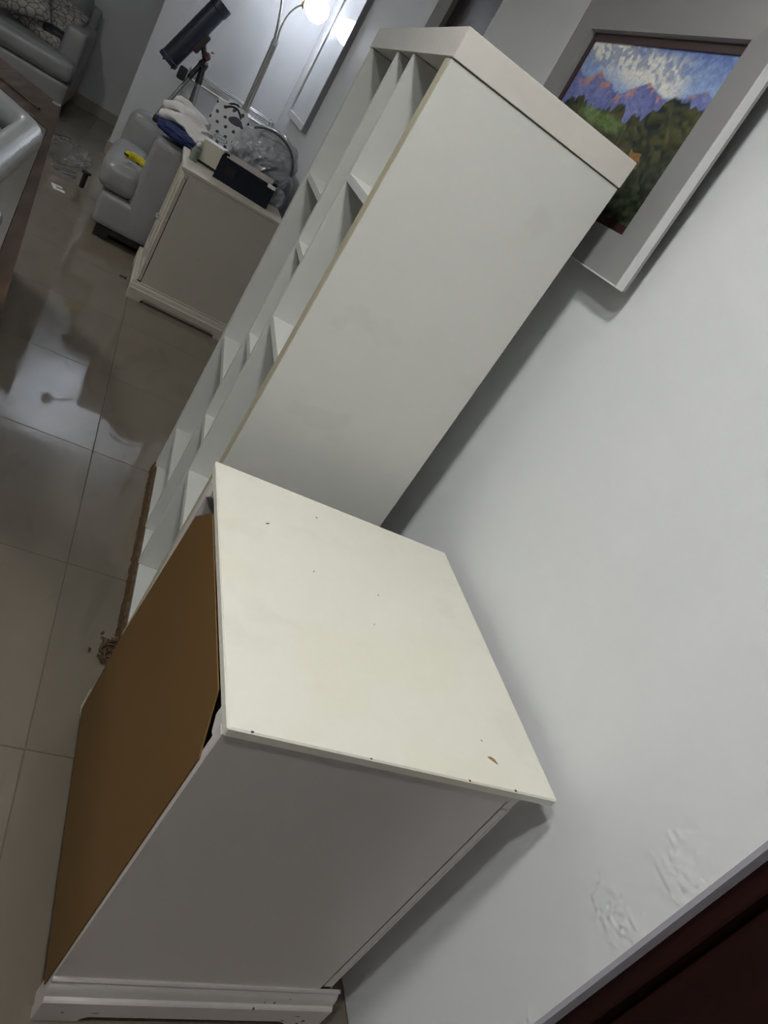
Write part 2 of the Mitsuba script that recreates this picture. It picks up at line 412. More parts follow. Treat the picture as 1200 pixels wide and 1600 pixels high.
# ------------------------------------------------------------------ the painting: a landscape in oils (uv: 0..1 to the right and up)
def f_painting(p, n, uv):
    u, v = uv.x, uv.y
    w = fbm(u * 7, v * 7, 0.0, 3) - 0.5
    st = noise(u * 46 + 5 * w + 14 * v, v * 30 - 10 * u, 3.0) - 0.5
    ss = noise(u * 120, v * 90, 8.0) - 0.5
    tri = lambda x, c0, s: dr.maximum(0.0, 1 - dr.abs(x - c0) / s)
    c = mix((0.115, 0.175, 0.40), (0.235, 0.335, 0.55), smoothstep(1.02, 0.75, v) + 0.7 * st)
    cl = fbm(u * 5.5 + 0.8 * w, v * 7.5 + 2.4, 1.0, 4)
    band = smoothstep(0.17, 0.04, dr.abs(v - (0.99 - 0.24 * u)) - 0.10 * (cl - 0.5)) * smoothstep(0.86, 0.70, u)
    cloud = band * smoothstep(0.27, 0.46, cl + 0.28 * smoothstep(0.75, 0.0, u))
    c = mix(c, mix((0.30, 0.34, 0.42), (0.66, 0.66, 0.63), smoothstep(0.32, 0.54, cl + 0.5 * st)), cloud)
    m = 0.655 + 0.20 * tri(u, -0.02, 0.16) + 0.165 * tri(u, 0.20, 0.15) + 0.09 * tri(u, 0.34, 0.10) + 0.135 * tri(u, 0.58, 0.20) + 0.135 * tri(u, 0.93, 0.22) + 0.05 * w
    mm = smoothstep(-0.010, 0.010, m - v + 0.02 * st)
    blue = mix((0.085, 0.105, 0.285), (0.175, 0.205, 0.44), fbm(u * 10 + 3 * v, v * 6, 4.0, 3) + 0.7 * st)
    pink = smoothstep(0.085, 0.015, m - v) * smoothstep(0.44, 0.60, fbm(u * 9 + 1.3, v * 7, 6.0, 3) + 0.4 * st)
    c = mix(c, mix(blue, (0.44, 0.215, 0.175), pink * 0.9), mm)
    t = 0.555 + 0.10 * tri(u, 0.16, 0.10) + 0.09 * tri(u, 0.50, 0.06) + 0.05 * tri(u, 0.43, 0.05) + 0.17 * smoothstep(0.60, 0.82, u) + 0.07 * (noise(u * 30, 0.5, 1.0) - 0.5) + 0.05 * (noise(u * 60, 3.0, 1.0) - 0.5)
    tm = smoothstep(-0.012, 0.012, t - v + 0.03 * st)
    green = mix((0.008, 0.016, 0.009), (0.066, 0.064, 0.014), fbm(u * 9, v * 9 + 3, 2.0, 3) + 1.0 * st - 0.1)
    c = mix(c, green, tm)
    mead = smoothstep(0.070, 0.015, dr.abs(v - 0.515 + 0.16 * (u - 0.42))) * smoothstep(0.16, 0.30, u) * smoothstep(0.64, 0.50, u)
    c = mix(c, mix((0.065, 0.115, 0.020), (0.155, 0.215, 0.085), 0.5 + st), mead)
    low = smoothstep(0.44, 0.30, v + 0.08 * w)
    c = mix(c, mix((0.008, 0.015, 0.009), (0.038, 0.046, 0.022), 0.4 + 1.2 * st), low)
    och = smoothstep(1.0, 0.55, dr.square((u - 0.74) / 0.085) + dr.square((v - 0.335 + 0.1 * st) / 0.045))
    c = mix(c, mix((0.20, 0.085, 0.02), (0.28, 0.17, 0.05), 0.5 + st), och)
    reed = smoothstep(0.04, 0.01, dr.abs(u - 0.60 - 0.35 * (v - 0.2) - 0.04 * ss)) * smoothstep(0.20, 0.26, v) * smoothstep(0.42, 0.36, v)
    c = mix(c, (0.11, 0.095, 0.03), reed * 0.8)
    g = 1.28 + 0.38 * ss
    return mi.Color3f(dr.maximum(c.x * g, 0.004), dr.maximum(c.y * g, 0.004), dr.maximum(c.z * g, 0.004))
def f_painting_bump(p, n, uv):
    w = fbm(uv.x * 7, uv.y * 7, 0.0, 3) - 0.5
    return noise(uv.x * 46 + 5 * w + 14 * uv.y, uv.y * 30 - 10 * uv.x, 3.0)
bsdf('m_painting', mikit.proc(f_painting), 0.4, bump=f_painting_bump, bump_scale=0.0012, specular=0.4)

# ------------------------------------------------------------------ the setting
X0, X1, YA, YB = -3.9, 0.0, -1.6, 8.08
PART = 6.75
struct('floor', bx(X0 - 0.1, X1 + 0.2, YA - 0.1, YB + 0.1, -0.12, -0.0022, 0), 'm_grout', 'floor of large polished beige tiles with thin dark joints')
struct('ceiling', bx(X0, X1, YA, YB, CEIL, CEIL + 0.1, 0), 'm_ceiling', 'white ceiling above the frame')
GX, GY, TS, J = -0.668, 1.039, 0.6, 0.0022
ti = 0
for i in range(-6, 2):
    for j in range(-5, 12):
        x0, x1 = max(GX + i * TS, X0), min(GX + (i + 1) * TS, X1)
        y0, y1 = max(GY + j * TS, YA), min(GY + (j + 1) * TS, YB)
        if x1 - x0 < 0.02 or y1 - y0 < 0.02: continue
        h = 0.0006 * (rng.random() - 0.5)
        put('floor__tile', bx(x0 + J / 2, x1 - J / 2, y0 + J / 2, y1 - J / 2, -0.009, 0.0 + h * 0.3, 0.0009), 'm_tile')

# the long wall on the right, with a near door opening and a far one
wall = Polygon([(YA, 0), (YB, 0), (YB, CEIL), (YA, CEIL)])
near_door = sbox(-0.60, -0.01, 0.372, 2.12)
far_door = sbox(2.98, -0.01, 3.83, 2.12)
struct('wall_right', extrude(wall.difference(near_door).difference(far_door), 'x', 0.0, 0.14), 'm_wall', 'long white painted wall along the right side')
struct('wall_back', bx(-1.08, 0.0, PART, PART + 0.15, 0, CEIL, 0.004), 'm_wall_plain', 'white wall lit by the floor lamp at the far end')
struct('wall_far', bx(X0, 0.0, YB, YB + 0.1, 0, CEIL, 0), 'm_wall_plain', 'grey shaded wall behind the far sofa')
struct('wall_left', bx(X0 - 0.1, X0, YA, YB, 0, CEIL, 0), 'm_wall_plain', 'white wall on the left outside the frame')
struct('wall_front', bx(X0, X1, YA - 0.1, YA, 0, CEIL, 0), 'm_wall_plain', 'white wall behind the camera')
struct('baseboard_back', bx(-1.092, -0.0, PART - 0.012, PART, 0, 0.10, 0.002), 'm_skirting', 'beige tile skirting at the foot of the lit back wall')
struct('baseboard_end', bx(-1.092, -1.08, PART, PART + 0.15, 0, 0.10, 0.002), 'm_skirting', 'beige tile skirting on the end of the back wall')
struct('baseboard_far', bx(X0, -0.2, YB - 0.012, YB, 0, 0.10, 0.002), 'm_skirting', 'beige tile skirting below the shaded far wall')

# the near door at the bottom right: plaster reveal, frame and leaf
struct('trim_1', cat(extrude(Polygon([(-0.0015, 0.3725), (0.0265, 0.3725), (0.0265, 0.367), (0.003, 0.367)]), 'z', 0.0, 2.12)), 'm_reveal', 'pale plaster edge of the door opening')
d = struct('door_1', bx(0.050, 0.090, -0.58, 0.338, 0.006, 2.09, 0.003), 'm_door', 'dark red brown wooden door at the lower right corner')
put('door_1__frame', bx(0.026, 0.110, 0.341, 0.3715, 0.0, 2.118, 0.003), 'm_door')
put('door_1__frame', bx(0.026, 0.110, -0.599, -0.57, 0.0, 2.118, 0.003), 'm_door')
for z0, z1 in ((0.15, 0.75), (0.86, 1.30), (1.41, 1.95)):
    put('door_1__panel', bx(0.040, 0.052, -0.42, 0.17, z0, z1, 0.008), 'm_door')
# the far door behind the bookcase
struct('door_2', bx(0.085, 0.12, 3.06, 3.75, 0.006, 2.06, 0.003), 'm_dark_door', 'dark brown door in the right wall above the bookcase top')
put('door_2__frame', bx(0.055, 0.135, 3.75, 3.829, 0.0, 2.118, 0.003), 'm_dark_door')
put('door_2__frame', bx(0.055, 0.135, 2.981, 3.06, 0.0, 2.118, 0.003), 'm_dark_door')
put('door_2__panel', bx(0.076, 0.087, 3.16, 3.65, 1.20, 1.95, 0.006), 'm_dark_door')
put('door_2__panel', bx(0.076, 0.087, 3.16, 3.65, 0.20, 1.05, 0.006), 'm_dark_door')

# ------------------------------------------------------------------ ceiling lamps
for i, ((lx, ly), r, rad) in enumerate(LAMPS):
    k = 'ceiling_lamp' if i == 0 else f'ceiling_lamp_{i:03d}'
    M = place(lx, ly, CEIL)
    put(k + '__rim', moved(lathe([(r + 0.001, -0.03), (r + 0.02, -0.03), (r + 0.02, 0.0), (r + 0.001, 0.0), (r + 0.001, -0.03)], 40), M), 'm_white', smooth=40)
    disc = trimesh.creation.cylinder(radius=r, height=0.01, sections=40)
    scene[k + '__diffuser'] = mikit.ply(moved(disc, place(lx, ly, CEIL - 0.023)), 'm_shade', emitter={'type': 'area', 'radiance': {'type': 'rgb', 'value': list(rad)}})
    tag(k, ['round white ceiling lamp left of the camera, the larger one', 'round white ceiling lamp above the foreground cabinet', 'round white ceiling lamp over the far seating area'][i], 'ceiling lamp')

# ------------------------------------------------------------------ the tall bookcase
BW = -0.05435
BM = place(-0.5141, 1.3639, 0.0, BW)
BD, BWID, BH, BT = 0.394, 0.905, 1.508, 0.0500
SY0, SY1 = 0.037, 0.868
D1, D2 = (0.315, 0.333), (0.493, 0.513)
ZT = BH - BT
def b(name, m, mat, smooth=False):
    return put('bookcase__' + name, moved(m, BM), mat, smooth)
tag('bookcase', 'tall cream bookcase with uneven compartments standing askew against the white wall', 'bookcase')
b('top_panel', bx(0.001, BD, -0.004, BWID + 0.02, ZT, BH, 0.0008), 'm_slab')
k = b('top_panel__edge_band', bx(-0.0006, 0.0009, -0.003, BWID + 0.019, ZT + 0.0006, BH - 0.0004, 0.0003), 'm_slab')
b('side_panel', bx(0.001, BD, 0.0, SY0, 0.0, ZT - 0.0018, 0.0008), 'm_shelf')
b('side_panel', bx(0.0, BD, SY1, BWID, 0.0, ZT - 0.0018, 0.0008), 'm_shelf_in')
k = b('side_panel__edge_band', bx(-0.0008, 0.0009, 0.0015, SY0 - 0.001, 0.002, ZT - 0.003, 0.0003), 'm_band')
labels[k] = {'label': 'yellowed edge strip on the front of the near side panel'}
for a, c in (D1, D2):
    b('divider', bx(0.002, BD - 0.012, a, c, 0.040, ZT - 0.0015, 0.0006), 'm_shelf_in')
for (y0, y1), zs in (((SY0, D1[0]), (1.200, 0.843, 0.375)), ((D1[1], D2[0]), (0.993, 0.725, 0.460)), ((D2[1], SY1), (1.109, 0.564, 0.202))):
    for z in zs:
        b('shelf', bx(0.003, BD - 0.013, y0 + 0.0004, y1 - 0.0004, z - 0.018, z, 0.0006), 'm_shelf_in')
b('back_panel', bx(BD - 0.011, BD - 0.004, SY0 + 0.0005, SY1 - 0.0005, 0.04, ZT - 0.002, 0.0004), 'm_shelf_in')
b('bottom_panel', bx(0.006, BD - 0.012, SY0 + 0.0005, SY1 - 0.0005, 0.006, 0.039, 0.0006), 'm_shelf_in')
# the torn front edge of the bottom panel: bare chipboard, ragged
n = 340
ys = np.linspace(0.0, SY1 + 0.03, n)
V, F = [], []
for i, y in enumerate(ys):
    rag = meshkit.fbm(np.array([[y * 110, 0.3, 0], [y * 130, 7.7, 1], [y * 70, 3.1, 2], [y * 160, 5.3, 4]]), 3)
    top, out = 0.034 + 0.006 * rag[0], -0.003 - 0.008 * rag[2]
    V += [[0.005, y, 0.0005], [out - 0.004 * rag[3], y, 0.0005], [out, y, 0.012 + 0.006 * rag[1]], [out * 0.6, y, top - 0.008 * rag[3]], [0.003, y, top]]
for i in range(n - 1):
    for j in range(5):
        a, c = i * 5 + j, i * 5 + (j + 1) % 5
        F += [[a, c, c + 5], [a, c + 5, a + 5]]
F += [[0, 2, 1], [0, 3, 2], [0, 4, 3]]
e = (n - 1) * 5
F += [[e, e + 1, e + 2], [e, e + 2, e + 3], [e, e + 3, e + 4]]
m = trimesh.Trimesh(np.array(V), np.array(F), process=False)
if m.volume < 0: m.invert()
k = b('broken_edge', m, 'm_chipboard')
labels[k] = {'label': 'ragged brown chipboard where the front of the base has broken away'}
# loose shreds of chipboard by the near corner
ms = []
for i in range(60):
    s = 0.003 + 0.007 * rng.random()
    mm = trimesh.creation.icosphere(subdivisions=0)
    mm.apply_scale([s * (0.5 + rng.random() * 1.4), s * 0.45, s * 0.35])
    mm.apply_transform(euler(rng.random() * 50, rng.random() * 50, rng.random() * 360, -0.022 + 0.018 * rng.normal() * 0.7, -0.012 + 0.024 * rng.normal(), 0.004 + 0.016 * rng.random() ** 2))
    ms.append(mm)
m = cat(*ms)
m.vertices[:, 2] -= m.vertices[:, 2].min() - 0.0005
k = put('chipboard_crumbs', moved(m, BM), 'm_chipboard')
tag(k, 'heap of brown chipboard crumbs at the near foot of the bookcase', 'crumbs', kind='stuff')

# ------------------------------------------------------------------ the two matching cabinets
def cabinet(key, M, D, L, H, over, mats, cut_h, inset=0.0):
    """Local frame: X from the back (0) to the front, Y along the length, Z up."""
    top, body, trim = mats
    def c(name, m, mat, smooth=False):
        return put(f'{key}__{name}', moved(m, M), mat, smooth)
    y0, y1 = -L / 2, L / 2
    F = D - over                                  # front of the doors
    y2 = y1 - inset                               # the carcass may stop short of the top on the +Y side
    side = {1: y2, -1: y0}
    c('top', bx(0, D, y0, y1, H - 0.016, H, 0.0022), top)
    # cornice under the top along both sides: a small moulding with a sloping face
    prof = [(0.0045, H - 0.0165), (0.004, H - 0.022), (0.010, H - 0.040), (0.030, H - 0.044), (0.046, H - 0.030), (0.046, H - 0.0165)]
    for s in (1, -1):
        pts = [((y0 + a) if s > 0 else (y2 - a), z) for a, z in prof]
        c('cornice', extrude(Polygon(pts), 'x', 0.001, 0.012), 'm_cornice')
    for s in (1, -1):
        c('cornice', bx(0.012, F - 0.002, *sorted((side[s] - s * 0.0045, side[s] - s * 0.02)), H - 0.030, H - 0.0165, 0.001), 'm_cornice')
    for s in (1, -1):
        c('side_panel', bx(0, F - 0.022, *sorted((side[s] - s * 0.004, side[s] - s * 0.021)), 0.006, H - 0.0165, 0.0012), body)
    c('bottom_panel', bx(0.004, F - 0.022, y0 + 0.022, y2 - 0.022, 0.075, 0.093, 0.001), body)
    # doors with a raised frame, a recessed panel and a knob
    for s in (-1, 1):
        a, b_ = sorted((s * 0.002, side[s] - s * 0.005))
        dk = c('door', bx(F - 0.018, F - 0.006, a, b_, 0.098, H - 0.047, 0.001), body)
        w = 0.055
        c('door__stile', bx(F - 0.0062, F, a, a + w, 0.098, H - 0.047, 0.0015), body)
        c('door__stile', bx(F - 0.0062, F, b_ - w, b_, 0.098, H - 0.047, 0.0015), body)
        c('door__rail', bx(F - 0.0062, F, a + w, b_ - w, 0.098, 0.098 + w, 0.0015), body)
        c('door__rail', bx(F - 0.0062, F, a + w, b_ - w, H - 0.047 - w, H - 0.047, 0.0015), body)
        kk = c('door__knob', moved(lathe([(0.0, 0), (0.006, 0), (0.005, 0.010), (0.010, 0.016), (0.011, 0.021), (0.006, 0.026), (0.0, 0.0265)], 20), along((F, s * 0.028, 0.36), (F + 1, s * 0.028, 0.36))), 'm_chrome', 30)
        labels[kk] = {'label': 'small shiny round knob'}
    c('front_rail', bx(F - 0.020, F - 0.004, y0 + 0.004, y2 - 0.004, H - 0.045, H - 0.0165, 0.001), body)
    # plinth: bead, ogee band, ridge and a fascia with a low cut-out, wrapped round both sides and the front
    P = 0.020
    prof = [(0, 0.093), (0.004, 0.093), (0.006, 0.090), (0.004, 0.086), (0.006, 0.082), (0.010, 0.076), (0.012, 0.066), (0.013, 0.060), (0.0175, 0.058), (P, 0.055), (P, 0.0), (0, 0.0)]
    def plinth(length):
        m = extrude(Polygon(prof), 'x', 0, length)   # along x; outward = +y
        import manifold3d as mf
        A = mf.Manifold(mf.Mesh(vert_properties=np.array(m.vertices, np.float32), tri_verts=np.array(m.faces, np.uint32)))
        r = 0.02
        cut = Polygon([(0.068, -0.01), (0.072, 0.008), (0.084, cut_h), (length - 0.084, cut_h), (length - 0.072, 0.008), (length - 0.068, -0.01)])
        q = extrude(cut, 'y', -0.01, 0.04)
        B = mf.Manifold(mf.Mesh(vert_properties=np.array(q.vertices, np.float32), tri_verts=np.array(q.faces, np.uint32)))
        C = (A - B).to_mesh()
        return trimesh.Trimesh(C.vert_properties[:, :3], C.tri_verts)
    LS = F + P
    near = plinth(LS)                              # at the +Y side
    m = near.copy(); m.vertices = m.vertices + [0, y2 - 0.004, 0]
    c('plinth', m, trim, 25)
    m = near.copy(); m.vertices = m.vertices * [1, -1, 1] + [0, -(L / 2 - 0.004), 0]; m.invert()
    c('plinth', m, trim, 25)
    m = plinth(L - inset - 0.012)
    v = m.vertices.copy()
    m.vertices = np.stack([v[:, 1] + F - 0.001, v[:, 0] + y0 + 0.006, v[:, 2]], -1); m.invert()
    c('plinth', m, trim, 25)
    return c

# near cabinet, its open back to the room: local X runs to the wall (+x), local +Y is the far side
AX, AY, AL = -0.5755, 0.8848, 0.6182
AM = place(AX, AY, 0.0)
c = cabinet('cabinet', AM, 0.542, AL, 0.6811, 0.057, ('m_cabinet_top', 'm_cabinet', 'm_trim'), 0.015, 0.033)
tag('cabinet', 'low white cabinet in the foreground with its brown hardboard back facing the room', 'cabinet')
pts = [(0.5835, 0.058), (0.5880, 0.606), (0.6490, 0.6645), (1.040, 0.6645), (1.052, 0.656), (1.118, 0.600), (1.1555, 0.258), (1.150, 0.022), (0.80, 0.040)]
m = extrude(Polygon(pts), 'x', AX - 0.0026, AX - 0.0004)
k = put('cabinet__back_panel', m, 'm_hardboard')
labels[k] = {'label': 'brown hardboard back with its upper corners broken off'}

# far cabinet, its door front to the room (local X runs to -x)
CM = place(-0.139, 4.119, 0.0, math.pi)
cabinet('cabinet_001', CM, 0.542, 0.60, 0.690, 0.020, ('m_far_cabinet', 'm_far_cabinet', 'm_far_cabinet'), 0.024)
tag('cabinet_001', 'cream cabinet beyond the bookcase with boxes and a bag on top', 'cabinet')
put('cabinet_001__back_panel', moved(bx(-0.003, 0.0, -0.28, 0.28, 0.08, 0.66, 0.0005), CM), 'm_hardboard')

# ------------------------------------------------------------------ the framed painting on the right wall (leans out at the top)
def frame_point(y, z, off):
    """y along the wall, z up, off from the wall; the frame leans outwards towards its top."""
    return [-(off + 0.030 + (z - 1.317) * 0.055), y, z]
def strip(quad_out, quad_in, k):
    """One side of a canted frame as a closed solid: outer edge high, inner edge lower, down to the back."""
    (a, b_), (c_, d_) = quad_out, quad_in
    P = [frame_point(*a, 0.028), frame_point(*b_, 0.028), frame_point(*d_, 0.024), frame_point(*c_, 0.024),
         frame_point(*a, 0.003), frame_point(*b_, 0.003), frame_point(*d_, 0.003), frame_point(*c_, 0.003)]
    F = [[0, 1, 2, 3], [7, 6, 5, 4], [0, 4, 5, 1], [1, 5, 6, 2], [2, 6, 7, 3], [3, 7, 4, 0]]
    m = trimesh.Trimesh(np.array(P), np.array([[q[0], q[1], q[2]] for q in F] + [[q[0], q[2], q[3]] for q in F]), process=False)
    if m.volume < 0: m.invert()
    return m
O = [(1.2455, 1.317), (2.050, 1.317), (2.050, 1.845), (1.2455, 1.845)]
I = [(1.335, 1.398), (1.970, 1.398), (1.970, 1.762), (1.335, 1.762)]
tag('framed_painting', 'landscape painting in a wide grey frame on the white wall, partly behind the bookcase', 'painting')
for i in range(4):
    j = (i + 1) % 4
    put('framed_painting__frame_side', strip((O[i], O[j]), (I[i], I[j]), i), 'm_frame_mat')
def quad_box(y0, y1, z0, z1, o0, o1):
    P = [frame_point(y, z, o) for o in (o0, o1) for y, z in ((y0, z0), (y1, z0), (y1, z1), (y0, z1))]
    return trimesh.convex.convex_hull(np.array(P))
E_ = 0.0012
k = put('framed_painting__outer_edge', cat(quad_box(O[0][0] - 0.003, O[0][0], 1.314, 1.848, 0.011, 0.029), quad_box(O[1][0], O[1][0] + 0.003, 1.314, 1.848, 0.011, 0.029),
    quad_box(O[0][0], O[1][0], 1.314, 1.317, 0.011, 0.029), quad_box(O[0][0], O[1][0], 1.845, 1.848, 0.011, 0.029)), 'm_frame_edge')
labels[k] = {'label': 'pale outer edge of the frame'}
w = 0.018
k = put('framed_painting__inner_frame', cat(quad_box(I[0][0], I[0][0] + w, I[0][1], I[2][1], 0.001, 0.009), quad_box(I[1][0] - w, I[1][0], I[0][1], I[2][1], 0.001, 0.009),
    quad_box(I[0][0] + w, I[1][0] - w, I[0][1], I[0][1] + w, 0.001, 0.009), quad_box(I[0][0] + w, I[1][0] - w, I[2][1] - w, I[2][1], 0.001, 0.009)), 'm_frame_inner')
labels[k] = {'label': 'dark maroon inner frame'}
a0, a1, z0, z1 = I[0][0] + w * 0.8, I[1][0] - w * 0.8, I[0][1] + w * 0.8, I[2][1] - w * 0.8
gy, gz = np.meshgrid(np.linspace(0, 1, 12), np.linspace(0, 1, 12), indexing='ij')
V = np.array([frame_point(a1 + (a0 - a1) * s, z0 + (z1 - z0) * t, 0.005) for s, t in zip(gy.ravel(), gz.ravel())])
F = []
for i in range(11):
    for j in range(11):
        q = i * 12 + j
        F += [[q, q + 12, q + 13], [q, q + 13, q + 1]]
m = trimesh.Trimesh(V, np.array(F), process=False)
k = put('framed_painting__canvas', m, 'm_painting', uv=np.stack([gy.ravel(), gz.ravel()], -1))
labels[k] = {'label': 'oil landscape of purple mountains, white clouds and dark trees'}
put('framed_painting__backing', quad_box(1.29, 2.00, 1.36, 1.80, -0.024, 0.0025), 'm_frame_back')

# ------------------------------------------------------------------ the second framed picture, far along the right wall
tag('wall_picture', 'large glazed picture in a pale frame glaring in the lamp light on the right wall', 'picture')
y0, y1, z0, z1 = 5.29, 6.22, 1.025, 2.05
for nm, m in (('frame_side', bx(-0.036, -0.002, y0, y0 + 0.022, z0, z1, 0.002)), ('frame_side', bx(-0.036, -0.002, y1 - 0.05, y1, z0, z1, 0.002)),
              ('frame_side', bx(-0.036, -0.002, y0 + 0.022, y1 - 0.05, z0, z0 + 0.045, 0.002)), ('frame_side', bx(-0.036, -0.002, y0 + 0.022, y1 - 0.05, z1 - 0.045, z1, 0.002))):
    put('wall_picture__' + nm, m, 'm_grey_frame' if abs(m.bounds[0][1] - y0) < 1e-6 and m.bounds[1][1] < y0 + 0.03 else 'm_frame_edge')
put('wall_picture__print', bx(-0.020, -0.004, y0 + 0.02, y1 - 0.04, z0 + 0.04, z1 - 0.04, 0.001), 'm_poster')
put('wall_picture__glass', trimesh.Trimesh([[-0.028, y0 + 0.021, z0 + 0.04], [-0.028, y1 - 0.049, z0 + 0.04], [-0.028, y1 - 0.049, z1 - 0.04], [-0.028, y0 + 0.021, z1 - 0.04]], [[0, 2, 1], [0, 3, 2]], process=False), 'm_glass')

# ------------------------------------------------------------------ grey leather seats
def seat(key, M, W, D, mats='m_leather', seed=0, arm=0.17, proud=0.17, roll=False):
    """Local frame: X = 0..D from the front of the seat to the back, Y = 0..W, Z up."""
    def s(name, m, mat=mats, smooth=True):
        return put(f'{key}__{name}', moved(m, M), mat, smooth)
    def sb(x0, x1, y0_, y1_, z0_, z1_, r, puff=(0, 0, 0), wr=0.008, sd=0):
        m = soft((x1 - x0) / 2, (y1_ - y0_) / 2, (z1_ - z0_) / 2, r, puff, 14, wr, sd + seed, 7.0)
        m.vertices += [(x0 + x1) / 2, (y0_ + y1_) / 2, (z0_ + z1_) / 2]
        return m
    for yy in (0.0, W - arm):
        s('arm', sb(0.0 if roll and yy else proud, D - 0.05, yy, yy + arm, 0.08, 0.655 if not (roll and yy) else 0.62, 0.035 if not (roll and yy) else 0.07, (0.006, 0.008, 0.012), 0.006, int(yy * 10)))
    s('base', sb(0.022, D - 0.06, 0.004, W - 0.004, 0.075, 0.262, 0.028, (0.01, 0.004, 0), 0.006, 3))
    s('seat_front', sb(-0.018, proud + 0.02, 0.002, W - 0.002 - (arm if roll else 0), 0.266, 0.430, 0.055, (0.016, 0.006, 0.006), 0.014, 4))
    s('seat_cushion', sb(proud + 0.01, D - 0.22, arm + 0.004, W - arm - 0.004, 0.255, 0.435, 0.045, (0.0, 0.0, 0.022), 0.012, 5))
    s('back_cushion', sb(D - 0.30, D - 0.04, arm * 0.6, W - arm * 0.6, 0.40, 0.90, 0.09, (0.03, 0.01, 0.02), 0.02, 6))
    s('back', sb(D - 0.13, D, 0.02, W - 0.02, 0.09, 0.82, 0.045, (0, 0, 0), 0.006, 7))
    for x in (0.055, D - 0.10):
        for y in (0.05, W - 0.13):
            s('leg', bx(x, x + 0.08, y, y + 0.08, 0.0, 0.082, 0.004), 'm_sofa_base', False)
    s('plinth', bx(0.06, D - 0.08, 0.05, W - 0.05, 0.035, 0.09, 0.004), 'm_sofa_base', False)
    return s
# armchair beyond the far cabinet, facing the room
seat('armchair', place(-0.985, 4.475, 0), 0.98, 0.93, seed=1, roll=True)
tag('armchair', 'silver grey leather armchair beyond the cream cabinet with clothes piled on its arm', 'armchair')
# sofa at the far left, facing the camera
SM = place(-1.49, 7.03, 0) @ np.array([[0, -1, 0, 0], [1, 0, 0, 0], [0, 0, 1, 0], [0, 0, 0, 1.0]])
seat('sofa', SM, 1.95, 0.98, seed=4)
tag('sofa', 'grey leather sofa with patterned cushions against the shaded far wall', 'sofa')
def cushion(key, w, h, t, M, seed):
    n = 26
    m = pillow(w, h, t, n, seed)
    uv = m.vertices[:, :2] / [2 * w, 2 * h] + 0.5
    put(key, moved(m, M), 'm_croc', True, uv=uv)
cushion('cushion', 0.22, 0.22, 0.065, euler(52, 8, -18, -1.80, 7.42, 0.60), 1)
tag('cushion', 'silver crocodile patterned cushion lying lower, with its corner towards the sofa arm', 'cushion', 'patterned cushions on the sofa')
cushion('cushion_001', 0.23, 0.23, 0.075, euler(48, -14, 12, -2.04, 7.27, 0.69), 2)
tag('cushion_001', 'silver crocodile patterned cushion leaning on top of the other at the left', 'cushion', 'patterned cushions on the sofa')
put('throw', moved(soft(0.10, 0.06, 0.05, 0.03, (0.005, 0.005, 0.01), 10, 0.01, 3), place(-1.72, 7.33, 0.512)), 'm_navy', True)
tag('throw', 'dark navy bundle between the cushions and the sofa arm', 'throw')

# ------------------------------------------------------------------ telescope on its tripod
A_, B_ = np.array([-0.915, 6.30, 0.872]), np.array([-0.725, 6.30, 1.392])
Lx = np.linalg.norm(B_ - A_)
tag('telescope', 'dark blue telescope tube tilted up on a tripod in front of the lit wall', 'telescope')
M = along(A_, B_)
put('telescope__tube', moved(lathe([(0, 0.0), (0.070, 0.0), (0.074, 0.004), (0.074, 0.03), (0.069, 0.034), (0.069, Lx - 0.06), (0.075, Lx - 0.055), (0.075, Lx), (0.066, Lx), (0.066, Lx - 0.03), (0, Lx - 0.03)], 40), M), 'm_scope', 30)
for t in np.linspace(0, 2 * np.pi, 3, endpoint=False):
    put('telescope__cell_screw', moved(lathe([(0, -0.012), (0.006, -0.012), (0.006, 0.0), (0, 0.0)], 10), M @ place(0.05 * math.cos(t + 0.5), 0.05 * math.sin(t + 0.5), 0)), 'm_black')
w = (B_ - A_) / Lx
H0 = A_ + w * 0.31 + np.array([0.055, -0.02, -0.045])
put('telescope__mount', cat(moved(soft(0.022, 0.03, 0.075, 0.012), along(H0 - w * 0.02, H0 + w)), rod(H0, (-0.690, 6.29, 1.02), 0.020), moved(trimesh.creation.icosphere(3, 0.030), place(-0.692, 6.28, 1.045))), 'm_scope_mount', 40)
put('telescope__mount_knob', moved(lathe([(0, 0), (0.016, 0), (0.016, 0.018), (0, 0.018)], 16), along((-0.682, 6.262, 1.040), (-0.66, 6.0, 1.05))), 'm_red', 30)
put('telescope__clamp_screw', rod((-0.672, 6.27, 1.085), (-0.655, 6.25, 1.092), 0.006), 'm_brass', 40)
HUB = np.array([-0.690, 6.29, 0.965])
put('telescope__tripod_head', cat(moved(lathe([(0, 0), (0.034, 0), (0.036, 0.03), (0.022, 0.05), (0, 0.052)], 24), place(*HUB))), 'm_black', 30)
feet = [(-1.00, 6.15, 0.0), (-0.55, 6.05, 0.0), (-0.62, 6.62, 0.0)]
for f in feet:
    f = np.array(f)
    u = (f - HUB) / np.linalg.norm(f - HUB)
    s0 = HUB + np.array([u[0], u[1], 0]) * 0.07
    leg = put('telescope__leg', rod(s0, s0 + (f - s0) * 0.62, 0.013), 'm_leg_metal', 40)
    put(leg + '__lower_tube', rod(s0 + (f - s0) * 0.60, f + (s0 - f) * 0.02, 0.009), 'm_leg_metal', 40)
    put(leg + '__clamp', rod(s0 + (f - s0) * 0.59, s0 + (f - s0) * 0.65, 0.017), 'm_black', 40)
    put(leg + '__shoulder', rod(s0 + (s0 - f) * 0.02, s0 + (f - s0) * 0.11, 0.018), 'm_black', 40)
    put(leg + '__foot', moved(lathe([(0, 0), (0.014, 0), (0.012, 0.03), (0, 0.032)], 12), place(*f)), 'm_black', 30)
    mid = s0 + (f - s0) * 0.42
    put('telescope__brace', tube([mid, np.array([HUB[0], HUB[1], mid[2] - 0.05])], 0.010, 8), 'm_black', 40)
